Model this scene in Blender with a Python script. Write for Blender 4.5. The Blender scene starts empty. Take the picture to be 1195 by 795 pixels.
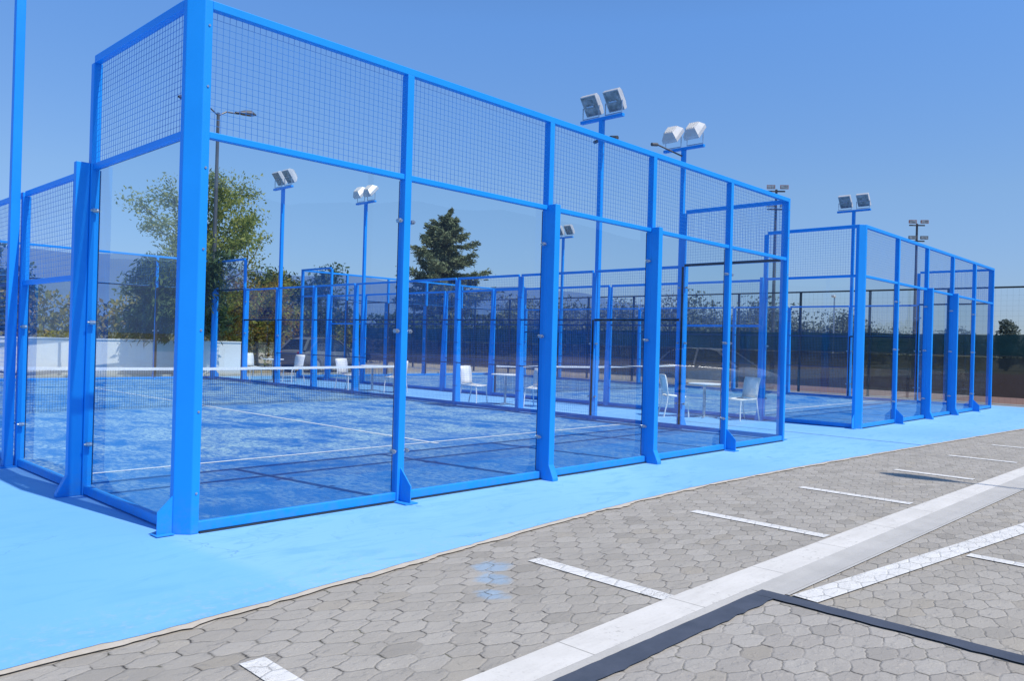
import bpy, math, random
import numpy as np
from mathutils import Vector, Matrix
random.seed(7)
rng = np.random.default_rng(7)
R = math.radians
scene = bpy.context.scene
COL = scene.collection

# ------------------------------------------------------------------ node helpers
class NT:
    def __init__(s, name):
        s.mat = bpy.data.materials.new(name); s.mat.use_nodes = True
        s.t = s.mat.node_tree; s.t.nodes.clear()
        s.out = s.t.nodes.new('ShaderNodeOutputMaterial')
    def n(s, typ, **kw):
        nd = s.t.nodes.new(typ)
        for k, v in kw.items(): setattr(nd, k, v)
        return nd
    def set(s, sock, v):
        if v is None: return
        if isinstance(v, bpy.types.NodeSocket): s.t.links.new(v, sock)
        else: sock.default_value = v
    def m(s, op, a, b=None, c=None, clamp=False):
        nd = s.n('ShaderNodeMath', operation=op, use_clamp=clamp)
        s.set(nd.inputs[0], a); s.set(nd.inputs[1], b); s.set(nd.inputs[2], c)
        return nd.outputs[0]
    def mix(s, f, a, b, mode='MIX'):
        nd = s.n('ShaderNodeMix', data_type='RGBA', blend_type=mode)
        s.set(nd.inputs[0], f); s.set(nd.inputs[6], c4(a)); s.set(nd.inputs[7], c4(b))
        return nd.outputs[2]
    def noise(s, scale, detail=3, rough=.5, vec=None, dist=0):
        nd = s.n('ShaderNodeTexNoise'); nd.inputs['Scale'].default_value = scale
        nd.inputs['Detail'].default_value = detail; nd.inputs['Roughness'].default_value = rough
        nd.inputs['Distortion'].default_value = dist
        s.t.links.new(vec if vec is not None else s.pos(), nd.inputs['Vector'])
        return nd.outputs['Fac']
    def pos(s):
        if not hasattr(s, '_g'): s._g = s.n('ShaderNodeNewGeometry')
        return s._g.outputs['Position']
    def geo(s, name):
        s.pos(); return s._g.outputs[name]
    def sep(s, v):
        nd = s.n('ShaderNodeSeparateXYZ'); s.t.links.new(v, nd.inputs[0]); return nd.outputs
    def comb(s, x=0., y=0., z=0.):
        nd = s.n('ShaderNodeCombineXYZ'); s.set(nd.inputs[0], x); s.set(nd.inputs[1], y); s.set(nd.inputs[2], z); return nd.outputs[0]
    def vmul(s, v, k):
        nd = s.n('ShaderNodeVectorMath', operation='MULTIPLY'); s.t.links.new(v, nd.inputs[0]); nd.inputs[1].default_value = k; return nd.outputs[0]
    def ramp(s, f, lo, hi):
        nd = s.n('ShaderNodeMapRange', clamp=True); s.set(nd.inputs[0], f); nd.inputs[1].default_value = lo; nd.inputs[2].default_value = hi; return nd.outputs[0]
    def bump(s, h, dist=.002, strength=1):
        nd = s.n('ShaderNodeBump'); nd.inputs['Distance'].default_value = dist; nd.inputs['Strength'].default_value = strength
        s.t.links.new(h, nd.inputs['Height']); return nd.outputs[0]
    def bsdf(s, color, rough=.5, metal=0, spec=.5, normal=None, **kw):
        b = s.n('ShaderNodeBsdfPrincipled')
        s.set(b.inputs['Base Color'], c4(color)); s.set(b.inputs['Roughness'], rough); b.inputs['Metallic'].default_value = metal
        b.inputs['Specular IOR Level'].default_value = spec
        if normal is not None: s.t.links.new(normal, b.inputs['Normal'])
        return b.outputs[0]
    def done(s, sh):
        s.t.links.new(sh, s.out.inputs['Surface']); return s.mat
def c4(c):
    if isinstance(c, tuple) and len(c) == 3: return (*c, 1)
    return c

def plain(name, col, rough=.5, metal=0, var=.08, scale=3., spec=.5):
    t = NT(name); nz = t.noise(scale, 4, .6)
    dark = tuple(x * (1 - var * 2) for x in col); lite = tuple(min(1, x * (1 + var * 2)) for x in col)
    r = t.m('MULTIPLY_ADD', nz, .2, rough - .1)
    return t.done(t.bsdf(t.mix(t.ramp(nz, .3, .7), dark, lite), r, metal, spec))

def mat_paint():
    t = NT('blue_powder_coat')
    nz = t.noise(1.3, 4, .6); z = t.sep(t.pos())[2]
    dirt = t.m('MULTIPLY', t.ramp(z, .35, .0), t.ramp(t.noise(14, 4, .7), .35, .75))
    col = t.mix(t.ramp(nz, .3, .7), (.006, .275, .80), (.010, .310, .87))
    col = t.mix(t.m('MULTIPLY', dirt, .45), col, (.12, .24, .40))
    fine = t.noise(60, 2, .5)
    return t.done(t.bsdf(col, t.m('MULTIPLY_ADD', fine, .15, .34), 0, .35, t.bump(fine, .0004, .5)))

def mat_glass():
    t = NT('tempered_glass')
    ior = t.m('ADD', 1.52, t.m('MULTIPLY', t.geo('Backfacing'), 1 / 1.52 - 1.52))
    fr = t.n('ShaderNodeFresnel'); t.t.links.new(ior, fr.inputs['IOR'])
    F = fr.outputs[0]
    F2 = t.m('DIVIDE', t.m('MULTIPLY', F, 1.2), t.m('ADD', t.m('MULTIPLY', F, .45), 1.))
    tr = t.n('ShaderNodeBsdfTransparent'); tr.inputs[0].default_value = (.90, .95, .955, 1)
    gl = t.n('ShaderNodeBsdfGlossy'); gl.inputs['Roughness'].default_value = 0.0; gl.inputs[0].default_value = (.95, .98, 1, 1)
    mx = t.n('ShaderNodeMixShader'); t.t.links.new(F2, mx.inputs[0]); t.t.links.new(tr.outputs[0], mx.inputs[1]); t.t.links.new(gl.outputs[0], mx.inputs[2])
    df = t.n('ShaderNodeBsdfDiffuse'); df.inputs[0].default_value = (.6, .62, .62, 1)
    gz = t.sep(t.pos())[2]; stk = t.noise(3.5, 5, .7, t.vmul(t.pos(), (3., 3., .5)))
    dust = t.m('ADD', t.m('MULTIPLY', t.ramp(t.noise(2.2, 5, .65), .5, .85), .014), t.m('MULTIPLY', t.m('MULTIPLY', t.ramp(gz, .9, .05), t.ramp(stk, .45, .75)), .05))
    m2 = t.n('ShaderNodeMixShader'); t.t.links.new(dust, m2.inputs[0]); t.t.links.new(mx.outputs[0], m2.inputs[1]); t.t.links.new(df.outputs[0], m2.inputs[2])
    return t.done(m2.outputs[0])

SX, SY, HH, LL = .227, .217, .0765, .064
def paver_nodes(t, wob=.0135):
    """returns (joint 0..1 near joint, cell random, height)"""
    p = t.sep(t.pos())
    n1 = t.noise(5.5, 2, .5); n2 = t.noise(5.5, 2, .5, t.vmul(t.pos(), (1, -1, 1)))
    n3 = t.noise(26, 2, .5); n4 = t.noise(26, 2, .5, t.vmul(t.pos(), (-1, 1, 1)))
    x = t.m('ADD', p[0], t.m('ADD', t.m('MULTIPLY_ADD', n1, wob * 4, -wob * 2), t.m('MULTIPLY_ADD', n3, wob * 2, -wob)))
    y = t.m('ADD', p[1], t.m('ADD', t.m('MULTIPLY_ADD', n2, wob * 4, -wob * 2), t.m('MULTIPLY_ADD', n4, wob * 2, -wob)))
    def cell(ox, oy):
        cx = t.m('MULTIPLY', t.m('ADD', t.m('FLOOR', t.m('ADD', t.m('DIVIDE', x, SX), .5 - ox)), ox), SX)
        cy = t.m('MULTIPLY', t.m('ADD', t.m('FLOOR', t.m('ADD', t.m('DIVIDE', y, SY), .5 - oy)), oy), SY)
        qx = t.m('ABSOLUTE', t.m('SUBTRACT', x, cx)); qy = t.m('ABSOLUTE', t.m('SUBTRACT', y, cy))
        k = (HH - LL / 2) / (SX / 2)
        d = t.m('MAXIMUM', t.m('DIVIDE', qx, SX / 2), t.m('DIVIDE', t.m('MULTIPLY_ADD', qx, k, qy), HH))
        return cx, cy, d
    ax, ay, ad = cell(0., 0.); bx, by, bd = cell(.5, .5)
    sel = t.m('LESS_THAN', bd, ad)
    d = t.m('MINIMUM', ad, bd)
    cx = t.m('ADD', ax, t.m('MULTIPLY', sel, t.m('SUBTRACT', bx, ax)))
    cy = t.m('ADD', ay, t.m('MULTIPLY', sel, t.m('SUBTRACT', by, ay)))
    wn = t.n('ShaderNodeTexWhiteNoise', noise_dimensions='2D'); t.t.links.new(t.comb(cx, cy, 0.), wn.inputs['Vector'])
    # which kind of edge is nearest: the long side joints open wider than the slanted ones
    qx = t.m('DIVIDE', t.m('ABSOLUTE', t.m('SUBTRACT', x, cx)), SX / 2)
    side = t.m('GREATER_THAN', qx, t.m('SUBTRACT', d, .03))
    return d, wn.outputs['Value'], wn.outputs['Color'], side

def mat_pavers(name, base_lo, base_hi, painted=None, worn=.4):
    t = NT(name)
    d, rv, rc, side = paver_nodes(t)
    jw = t.noise(3.3, 2, .5)
    joint = t.ramp(d, .93, 1.0)
    openj = t.m('MULTIPLY', t.ramp(t.noise(7.5, 3, .6), .42, .52), t.m('MULTIPLY_ADD', side, .62, .38))
    fill = t.m('SUBTRACT', 1., openj)
    col = t.mix(rv, base_lo, base_hi)
    rs = t.sep(rc)
    col = t.mix(t.m('MULTIPLY', t.m('GREATER_THAN', rs[1], .92), .35), col, tuple(x * .62 for x in base_lo))
    col = t.mix(t.m('MULTIPLY', t.m('GREATER_THAN', rs[2], .93), .35), col, (.40, .35, .27))
    grit = t.noise(150, 4, .75); st = t.noise(1.1, 5, .62)
    col = t.mix(t.m('MULTIPLY', t.ramp(grit, .35, .68), .38), col, tuple(x * .55 for x in base_lo))
    col = t.mix(t.m('MULTIPLY', t.ramp(st, .5, .78), .45), col, tuple(x * .66 for x in base_lo))
    if painted:
        scr = t.noise(110, 3, .7); big = t.noise(3.1, 3, .6)
        w = t.m('GREATER_THAN', t.m('ADD', t.m('MULTIPLY', scr, .75), t.m('MULTIPLY', big, .35)), worn)
        pc = t.mix(t.ramp(t.noise(7, 4, .6), .3, .7), painted, tuple(x * .86 for x in painted))
        col = t.mix(t.m('MULTIPLY', w, .93), col, pc)
    else:
        # spilled blue court paint that soaked into a few pavers
        p = t.sep(t.pos())
        for (sx, sy, ra, rb) in ((1.21, -2.0, .16, .13), (1.02, -2.2, .12, .14), (.8, -2.42, .10, .12)):
            e = t.m('ADD', t.m('POWER', t.m('DIVIDE', t.m('SUBTRACT', p[0], sx), ra), 2.), t.m('POWER', t.m('DIVIDE', t.m('SUBTRACT', p[1], sy), rb), 2.))
            e = t.m('ADD', e, t.m('MULTIPLY_ADD', t.noise(9, 4, .7), 2.4, -1.2))
            col = t.mix(t.m('MULTIPLY', t.ramp(e, 1.1, .3), .42), col, (.20, .42, .66))
    jc = t.mix(fill, t.mix(t.ramp(t.noise(2.3, 3, .6), .5, .62), (.022, .02, .018), (.075, .075, .035)), tuple(x * .82 for x in base_lo))
    if painted: jc = t.mix(.45, jc, painted)
    col = t.mix(joint, col, jc)
    h = t.m('ADD', t.m('MULTIPLY', t.ramp(d, 1., .86), t.m('MULTIPLY_ADD', openj, .7, .3)), t.m('MULTIPLY', grit, .16))
    # slightly tilted pavers
    return t.done(t.bsdf(col, .85, 0, .25, t.bump(h, .008, .9)))

def mat_pavement():
    t = NT('light_blue_pavement')
    c2n = t.noise(1.1, 3, .6); a = t.noise(.35, 3, .5); b = t.noise(1.6, 5, .65, dist=1.2); c = t.noise(180, 3, .6)
    col = t.mix(t.ramp(a, .35, .65), (.20, .455, .79), (.245, .52, .86))
    st = t.noise(2.2, 5, .6, t.vmul(t.pos(), (.5, 1.6, 1)), 1.8)
    col = t.mix(t.m('MULTIPLY', t.ramp(st, .50, .68), .62), col, (.15, .40, .74))
    v = t.noise(.9, 2, .5, t.vmul(t.pos(), (.6, 1.3, 1)), 3.)
    line = t.m('SUBTRACT', 1., t.ramp(t.m('ABSOLUTE', t.m('SUBTRACT', v, .5)), 0., .012))
    col = t.mix(t.m('MULTIPLY', t.m('MULTIPLY', line, t.ramp(c2n, .45, .6)), .42), col, (.10, .30, .60))
    col = t.mix(t.m('MULTIPLY', t.ramp(b, .62, .8), .3), col, (.13, .38, .70))
    p = t.sep(t.pos())
    tone = t.ramp(t.m('ADD', t.m('ADD', p[0], t.m('MULTIPLY', p[1], .05)), t.m('MULTIPLY', c2n, .3)), .02, .16)
    col = t.mix(tone, t.mix(.5, col, (.15, .45, .82)), col)
    vo = t.n('ShaderNodeTexVoronoi', feature='DISTANCE_TO_EDGE'); vo.inputs['Scale'].default_value = .55
    wv = t.n('ShaderNodeVectorMath', operation='ADD'); t.t.links.new(t.pos(), wv.inputs[0]); t.t.links.new(t.vmul(t.comb(t.noise(2.5, 4, .6), t.noise(3.1, 4, .6), 0.), (.6, .6, 0)), wv.inputs[1])
    t.t.links.new(wv.outputs[0], vo.inputs['Vector'])
    crack = t.m('MULTIPLY', t.m('LESS_THAN', vo.outputs['Distance'], .0035), t.ramp(t.noise(.8, 3, .6), .55, .62))
    col = t.mix(t.m('MULTIPLY', crack, .5), col, (.10, .26, .45))
    edge_d = t.m('MULTIPLY', t.ramp(t.noise(14, 4, .7), .5, .7), t.ramp(p[1], -1.1, -1.5))
    col = t.mix(t.m('MULTIPLY', edge_d, .35), col, (.45, .50, .50))
    # sand carried off the courts
    col = t.mix(t.m('MULTIPLY', t.ramp(t.noise(30, 4, .75), .60, .78), .22), col, (.5, .6, .66))
    return t.done(t.bsdf(col, .62, 0, .3, t.bump(c, .0012, .5)))

def mat_turf():
    t = NT('blue_artificial_turf')
    big = t.noise(.55, 5, .68, dist=.6); fine = t.noise(22, 4, .75, t.vmul(t.pos(), (1, .5, 1))); blade = t.noise(260, 2, .6)
    col = t.mix(t.ramp(blade, .3, .7), (.003, .100, .36), (.008, .180, .55))
    st = t.noise(2.6, 5, .7, t.vmul(t.pos(), (1, .6, 1)), .8)
    sand = t.m('MULTIPLY', t.ramp(t.m('MULTIPLY_ADD', st, .6, t.m('MULTIPLY', big, .5)), .455, .61), t.ramp(fine, .38, .58))
    yy = t.sep(t.pos())[1]
    sand = t.m('MULTIPLY', sand, t.m('MULTIPLY_ADD', t.ramp(yy, 1.6, 4.2), .6, .4))
    col = t.mix(t.m('MULTIPLY', sand, .80), col, (.44, .62, .62))
    dk = t.ramp(t.noise(4.5, 4, .7), .58, .75)
    col = t.mix(t.m('MULTIPLY', dk, .5), col, (.008, .06, .24))
    p = t.sep(t.pos())
    return t.done(t.bsdf(col, .9, 0, .15, t.bump(blade, .004, .7)))

def mat_leaf(name, cols, trans=.35, orange=None, zr=None):
    t = NT(name)
    ri = t.geo('Random Per Island'); nz = t.noise(.8, 3, .6)
    f = t.m('ADD', t.m('MULTIPLY', ri, .55), t.m('MULTIPLY', nz, .5))
    cr = t.n('ShaderNodeValToRGB'); t.t.links.new(f, cr.inputs[0])
    el = cr.color_ramp.elements
    el[0].position = .15; el[0].color = c4(cols[0]); el[1].position = .9; el[1].color = c4(cols[-1])
    for i, c in enumerate(cols[1:-1]):
        e = el.new(.15 + .75 * (i + 1) / (len(cols) - 1)); e.color = c4(c)
    col = cr.outputs[0]
    if orange:
        z = t.sep(t.pos())
        m = t.m('MULTIPLY', t.m('MULTIPLY', t.ramp(z[2], zr[1], zr[0]), t.ramp(t.noise(1.4, 2, .5), .44, .54)), t.ramp(z[0], zr[2], zr[2] + .8))
        col = t.mix(t.m('MULTIPLY', m, .6), col, orange)
    d = t.n('ShaderNodeBsdfDiffuse'); t.t.links.new(col, d.inputs[0])
    tl = t.n('ShaderNodeBsdfTranslucent'); t.t.links.new(col, tl.inputs[0])
    mx = t.n('ShaderNodeMixShader'); mx.inputs[0].default_value = trans
    t.t.links.new(d.outputs[0], mx.inputs[1]); t.t.links.new(tl.outputs[0], mx.inputs[2])
    return t.done(mx.outputs[0])

def mat_screen(name, col, alpha):
    t = NT(name)
    tr = t.n('ShaderNodeBsdfTransparent'); b = t.bsdf(t.mix(t.ramp(t.noise(1.2, 4, .6), .3, .7), col, tuple(x * .6 for x in col)), .8, 0, .2)
    mx = t.n('ShaderNodeMixShader'); mx.inputs[0].default_value = alpha
    t.t.links.new(tr.outputs[0], mx.inputs[1]); t.t.links.new(b, mx.inputs[2])
    return t.done(mx.outputs[0])

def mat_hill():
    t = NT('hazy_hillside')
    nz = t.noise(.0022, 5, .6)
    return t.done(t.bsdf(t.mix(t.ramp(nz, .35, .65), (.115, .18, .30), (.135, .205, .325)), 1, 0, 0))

M = {}
M['paint'] = mat_paint()
M['wire'] = plain('blue_coated_wire', (.02, .20, .60), .5, 0, .05)
M['glass'] = mat_glass()
M['bolt'] = plain('galvanised_bolt', (.45, .50, .56), .3, .8, .1, 20)
M['pavers'] = mat_pavers('grey_hexagonal_pavers', (.372, .342, .296), (.438, .406, .356))
M['pavers2'] = mat_pavers('pale_grey_hexagonal_pavers', (.375, .345, .305), (.44, .41, .365))
M['roadpaint'] = mat_pavers('white_paint_on_pavers', (.36, .34, .31), (.44, .42, .38), (.76, .745, .71), .44)
M['chanpaint'] = None
M['pavement'] = mat_pavement()
M['turf'] = mat_turf()
M['courtline'] = plain('white_court_line', (.74, .78, .80), .8, 0, .08, 30)
M['white'] = plain('white_plastic', (.86, .85, .82), .45, 0, .03, 6)
M['whitewall'] = None
M['rubber'] = plain('black_rubber', (.010, .012, .018), .7, 0, .1)
M['navy'] = plain('dark_blue_coating', (.006, .05, .20), .5, 0, .1)
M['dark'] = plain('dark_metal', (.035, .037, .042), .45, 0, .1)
M['lampgrey'] = plain('grey_painted_steel', (.10, .105, .115), .45, .2, .1)
M['rust'] = plain('red_brown_lamp_paint', (.30, .11, .08), .6, 0, .15)
M['housing'] = plain('white_floodlight_housing', (.55, .56, .57), .4, .1, .05, 5)
M['bark'] = plain('bark', (.085, .065, .048), .9, 0, .3, 12)
M['fencepost'] = plain('black_green_fence_paint', (.015, .022, .020), .5, 0, .1)
M['screen_top'] = mat_screen('green_windscreen', (.034, .080, .066), .93)
M['screen_low'] = mat_screen('dark_mesh_windscreen', (.062, .058, .050), .88)
M['hill'] = mat_hill()
def mat_floodglass():
    t = NT('floodlight_glass'); nz = t.noise(9, 2, .5)
    return t.done(t.bsdf(t.mix(t.ramp(nz, .35, .65), (.16, .19, .20), (.36, .40, .42)), .22, .3, .8))
M['lens'] = mat_floodglass()
def mat_conc(name, lo, hi, sc=2.):
    t = NT(name); a = t.noise(sc, 5, .65); b = t.noise(90, 4, .7)
    col = t.mix(t.ramp(a, .3, .7), lo, hi)
    col = t.mix(t.m('MULTIPLY', t.ramp(b, .5, .75), .35), col, tuple(x * .6 for x in lo))
    return t.done(t.bsdf(col, .85, 0, .25, t.bump(b, .002, .5)))
M['channel'] = mat_conc('grey_concrete_channel', (.43, .415, .385), (.53, .51, .475))
M['edge'] = mat_conc('sandy_concrete_edge', (.50, .43, .33), (.60, .54, .46), 9.)
M['asphalt'] = mat_conc('dark_patch_asphalt', (.055, .068, .095), (.085, .10, .135), 4.)
M['concrete'] = mat_conc('pale_concrete', (.26, .25, .24), (.34, .33, .32))
M['clay'] = mat_conc('red_clay', (.17, .10, .078), (.21, .13, .10), 1.)
M['sand'] = mat_conc('dry_sandy_soil', (.33, .26, .17), (.46, .38, .27), 1.)
M['soil'] = mat_conc('dry_field', (.12, .12, .06), (.20, .18, .09), .02)
def mat_chanpaint():
    t = NT('white_painted_concrete'); a = t.noise(1.7, 5, .65); b = t.noise(55, 5, .75)
    col = t.mix(t.ramp(a, .3, .7), (.60, .575, .53), (.72, .69, .64))
    col = t.mix(t.m('MULTIPLY', t.ramp(b, .55, .70), .55), col, (.50, .47, .43))
    p = t.sep(t.pos())
    sk = t.noise(2.2, 5, .7, t.vmul(t.pos(), (1, 7, 1)), .6)
    col = t.mix(t.m('MULTIPLY', t.ramp(sk, .45, .75), .32), col, (.46, .435, .395))
    edg = t.m('MULTIPLY', t.ramp(t.noise(24, 4, .75), .56, .66), t.ramp(t.noise(3., 2, .5), .45, .6))
    col = t.mix(t.m('MULTIPLY', edg, .7), col, (.34, .32, .29))
    cr = t.m('LESS_THAN', t.m('ABSOLUTE', t.m('SUBTRACT', t.m('FRACT', t.m('DIVIDE', p[0], 1.02)), .5)), .004)
    col = t.mix(t.m('MULTIPLY', cr, .7), col, (.2, .19, .17))
    return t.done(t.bsdf(col, .8, 0, .25, t.bump(b, .0015, .5)))
M['chanpaint'] = mat_chanpaint()
def mat_ww():
    t = NT('white_rendered_wall'); a = t.noise(.8, 5, .6); z = t.sep(t.pos())[2]
    col = t.mix(t.ramp(a, .3, .7), (.74, .735, .71), (.82, .815, .79))
    col = t.mix(t.m('MULTIPLY', t.ramp(z, .3, 0), .5), col, (.45, .42, .36))
    return t.done(t.bsdf(col, .85, 0, .2, t.bump(t.noise(40, 4, .6), .003, .5)))
M['whitewall'] = mat_ww()
M['carbody'] = plain('silver_car_paint', (.78, .79, .80), .28, .15, .02)
M['carbody2'] = plain('graphite_car_paint', (.13, .14, .15), .5, 0, .02, spec=.3)
M['carglass'] = plain('tinted_car_glass', (.015, .018, .02), .08, 0, .02)
M['tyre'] = plain('tyre_rubber', (.02, .02, .02), .85)
M['rim'] = plain('alloy_rim', (.35, .35, .35), .5, .3)
M['redlens'] = plain('red_lamp_lens', (.4, .02, .02), .25)

# ------------------------------------------------------------------ mesh helpers
class MB:
    def __init__(s): s.v = []; s.f = []; s.mi = []
    def add(s, vs, fs):
        o = len(s.v); s.v.extend(vs); s.f.extend([tuple(i + o for i in f) for f in fs]); return s
    def box(s, a, b):
        x0, y0, z0 = [min(p, q) for p, q in zip(a, b)]; x1, y1, z1 = [max(p, q) for p, q in zip(a, b)]
        return s.add([(x0, y0, z0), (x1, y0, z0), (x1, y1, z0), (x0, y1, z0), (x0, y0, z1), (x1, y0, z1), (x1, y1, z1), (x0, y1, z1)],
                     [(0, 3, 2, 1), (4, 5, 6, 7), (0, 1, 5, 4), (1, 2, 6, 5), (2, 3, 7, 6), (3, 0, 4, 7)])
    def bar(s, p, q, w, h=None, up=(0, 0, 1)):
        h = h or w; p = Vector(p); q = Vector(q); d = (q - p).normalized()
        u = Vector(up); 
        if abs(d.dot(u)) > .99: u = Vector((0, 1, 0))
        r = d.cross(u).normalized(); u = r.cross(d)
        vs = []
        for c in (p, q):
            for a, b in ((-1, -1), (1, -1), (1, 1), (-1, 1)): vs.append(tuple(c + r * a * w / 2 + u * b * h / 2))
        return s.add(vs, [(3, 2, 1, 0), (4, 5, 6, 7), (0, 1, 5, 4), (1, 2, 6, 5), (2, 3, 7, 6), (3, 0, 4, 7)])
    def tube(s, pts, rad, n=8, caps=True):
        pts = [Vector(p) for p in pts]; rad = rad if isinstance(rad, (list, tuple)) else [rad] * len(pts)
        vs = []; fs = []; ref = None
        for i, p in enumerate(pts):
            d = (pts[min(i + 1, len(pts) - 1)] - pts[max(i - 1, 0)]).normalized()
            if ref is None: ref = Vector((0, 0, 1)) if abs(d.z) < .9 else Vector((1, 0, 0))
            r = d.cross(ref).normalized(); u = r.cross(d); ref = u
            for k in range(n):
                a = 2 * math.pi * k / n; vs.append(tuple(p + (r * math.cos(a) + u * math.sin(a)) * rad[i]))
        for i in range(len(pts) - 1):
            for k in range(n): fs.append((i * n + k, i * n + (k + 1) % n, (i + 1) * n + (k + 1) % n, (i + 1) * n + k))
        if caps: fs.append(tuple(range(n - 1, -1, -1))); fs.append(tuple((len(pts) - 1) * n + k for k in range(n)))
        return s.add(vs, fs)
    def prism(s, poly, z0, z1):
        n = len(poly)
        vs = [(x, y, z0) for x, y in poly] + [(x, y, z1) for x, y in poly]
        return s.add(vs, [tuple(range(n - 1, -1, -1)), tuple(range(n, 2 * n))] + [(i, (i + 1) % n, n + (i + 1) % n, n + i) for i in range(n)])
    def sheet(s, poly, z):
        return s.add([(x, y, z) for x, y in poly], [tuple(range(len(poly)))])
    def mesh(s, name, mat, bevel=0, smooth=False):
        me = bpy.data.meshes.new(name); me.from_pydata([tuple(v) for v in s.v], [], s.f); me.update()
        me.materials.append(M[mat] if isinstance(mat, str) else mat)
        if smooth: me.polygons.foreach_set('use_smooth', [True] * len(me.polygons))
        return me
    def build(s, name, mat, parent=None, loc=(0, 0, 0), bevel=0, smooth=False):
        return link(name, s.mesh(name, mat, 0, smooth), parent, loc, bevel)

def link(name, data, parent=None, loc=(0, 0, 0), bevel=0, rot=None):
    o = bpy.data.objects.new(name, data); COL.objects.link(o); o.location = loc
    if rot: o.rotation_euler = rot
    if parent: o.parent = parent
    if bevel:
        b = o.modifiers.new('Bevel', 'BEVEL'); b.width = bevel; b.segments = 2; b.limit_method = 'ANGLE'; b.angle_limit = R(40)
        b.harden_normals = False
    return o
def tag(o, label=None, cat=None, group=None, kind=None):
    if label: o['label'] = label
    if cat: o['category'] = cat
    if group: o['group'] = group
    if kind: o['kind'] = kind
    return o
def empty(name, loc=(0, 0, 0), rz=0):
    o = bpy.data.objects.new(name, None); COL.objects.link(o); o.location = loc; o.rotation_euler = (0, 0, rz)
    o.empty_display_size = .2; return o
KIDS = {}
def copy_tree(o, parent=None):
    c = o.copy(); COL.objects.link(c)
    if parent: c.parent = parent
    for ch in [x for x in COL.objects if x.parent == o]: copy_tree(ch, c)
    return c
def struct(name, mb, mat):
    return tag(mb.build(name, mat), kind='structure')

# ------------------------------------------------------------------ ground, pavement, paving
gm = MB()
G = 9000
struct('ground', gm.sheet([(-G, -G), (G, -G), (G, G), (-G, G)], -.05), 'soil')

edge = [(-40, -3.0), (-8, -2.2), (-4.5, -1.95), (-1.54, -1.76), (-1.0, -1.75), (-.31, -1.70), (.87, -1.58), (2.46, -1.42), (4.75, -1.30), (7, -1.36), (9.01, -1.48), (12.5, -1.72), (16.7, -2.02), (20.5, -2.3), (24.6, -2.6)]
def smooth_edge(pts, step=.05):
    out = []
    for i in range(len(pts) - 1):
        p0 = Vector(pts[max(i - 1, 0)]); p1 = Vector(pts[i]); p2 = Vector(pts[i + 1]); p3 = Vector(pts[min(i + 2, len(pts) - 1)])
        n = max(2, int((p2 - p1).length / step))
        for k in range(n):
            t = k / n
            out.append(tuple(.5 * ((2 * p1) + (p2 - p0) * t + (2 * p0 - 5 * p1 + 4 * p2 - p3) * t * t + (3 * p1 - p0 - 3 * p2 + p3) * t ** 3)))
    out.append(pts[-1]); return out
from mathutils import noise as mn
E0 = smooth_edge(edge)
E1 = [(x, y + .014 * mn.noise(Vector((x * 3, 0, 0))) + .012 * mn.noise(Vector((x * 12, 5, 0)))) for x, y in E0]
struct('pavement', MB().sheet(E1 + [(24.6, 21.2), (-40, 21.2)], 0), 'pavement')
eb = MB()
lo = [(x, y - .055 - .040 * mn.noise(Vector((x * 3, 9, 0))) - .025 * mn.noise(Vector((x * 13, 3, 0)))) for x, y in E1]
hi = [(x, y + .012) for x, y in E1]
for i in range(len(lo) - 1):
    eb.add([(*lo[i], -.0025), (*lo[i + 1], -.0025), (*hi[i + 1], -.0025), (*hi[i], -.0025)], [(0, 1, 2, 3)])
struct('pavement_edge', eb, 'edge')
struct('parking_paving', MB().sheet([(-40, -60), (60, -60), (60, -2.2), (24.6, -2.2)] + [(x, y + .02) for x, y in reversed(E0)], -.012), 'pavers')
struct('pale_paving', MB().sheet([(-40, -7.6), (1.97, -7.6), (1.97, -3.58), (-40, -3.40)], -.009), 'pavers2')

# painted bay lines north of the channel
def quad(mb, a, b, w, z=-.006):
    a = Vector(a); b = Vector(b); d = (b - a).normalized(); n = Vector((-d.y, d.x)) * w / 2
    nseg = max(1, int((b - a).length / .2)); 
    for i in range(nseg):
        p = a.lerp(b, i / nseg); q = a.lerp(b, (i + 1) / nseg)
        mb.sheet([tuple(p - n), tuple(q - n), tuple(q + n), tuple(p + n)], z)
bl = MB()
for x, y0 in ((-2.95, -2.6), (-.70, -2.37), (1.55, -2.07), (3.86, -1.93), (5.92, -2.02), (8.2, -2.25), (10.42, -2.28), (12.6, -2.35), (14.85, -2.5), (17.1, -2.7), (19.35, -2.8), (21.6, -2.9)):
    quad(bl, (x, y0), (x - .02, -3.155), .125)
struct('bay_lines', bl, 'roadpaint')
cp = MB()
struct('painted_kerb_line', cp.sheet([(-40, -3.36), (2.0, -3.395), (9, -3.48), (40, -3.99), (40, -3.78), (9.96, -3.31), (5, -3.20), (1.7, -3.155), (-.16, -3.18), (-40, -3.1)], -.005), 'chanpaint')
# channel: a very shallow concrete V beside the white line
ch = MB()
ce = [(-40, -3.36), (2.06, -3.396), (2.06, -3.396), (9, -3.48), (40, -3.99)]
ce2 = [(-40, -3.43), (2.06, -3.50), (2.06, -3.60), (9, -3.73), (40, -4.28)]
for i in (0, 2, 3):
    a, b, c, d = ce[i], ce[i + 1], ce2[i + 1], ce2[i]
    m1 = ((a[0] + d[0]) / 2, (a[1] + d[1]) / 2); m2 = ((b[0] + c[0]) / 2, (b[1] + c[1]) / 2)
    ch.add([(*a, -.005), (*b, -.005), (*m2, -.0085), (*m1, -.0085), (*c, -.004), (*d, -.004)], [(3, 2, 1, 0), (5, 4, 2, 3)])
struct('drainage_channel', ch, 'channel')
cl = MB(); quad(cl, (2.12, -3.615), (9, -3.745), .022, -.003); quad(cl, (9, -3.745), (40, -4.30), .022, -.003)
struct('channel_lip', cl, 'channel')
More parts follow.
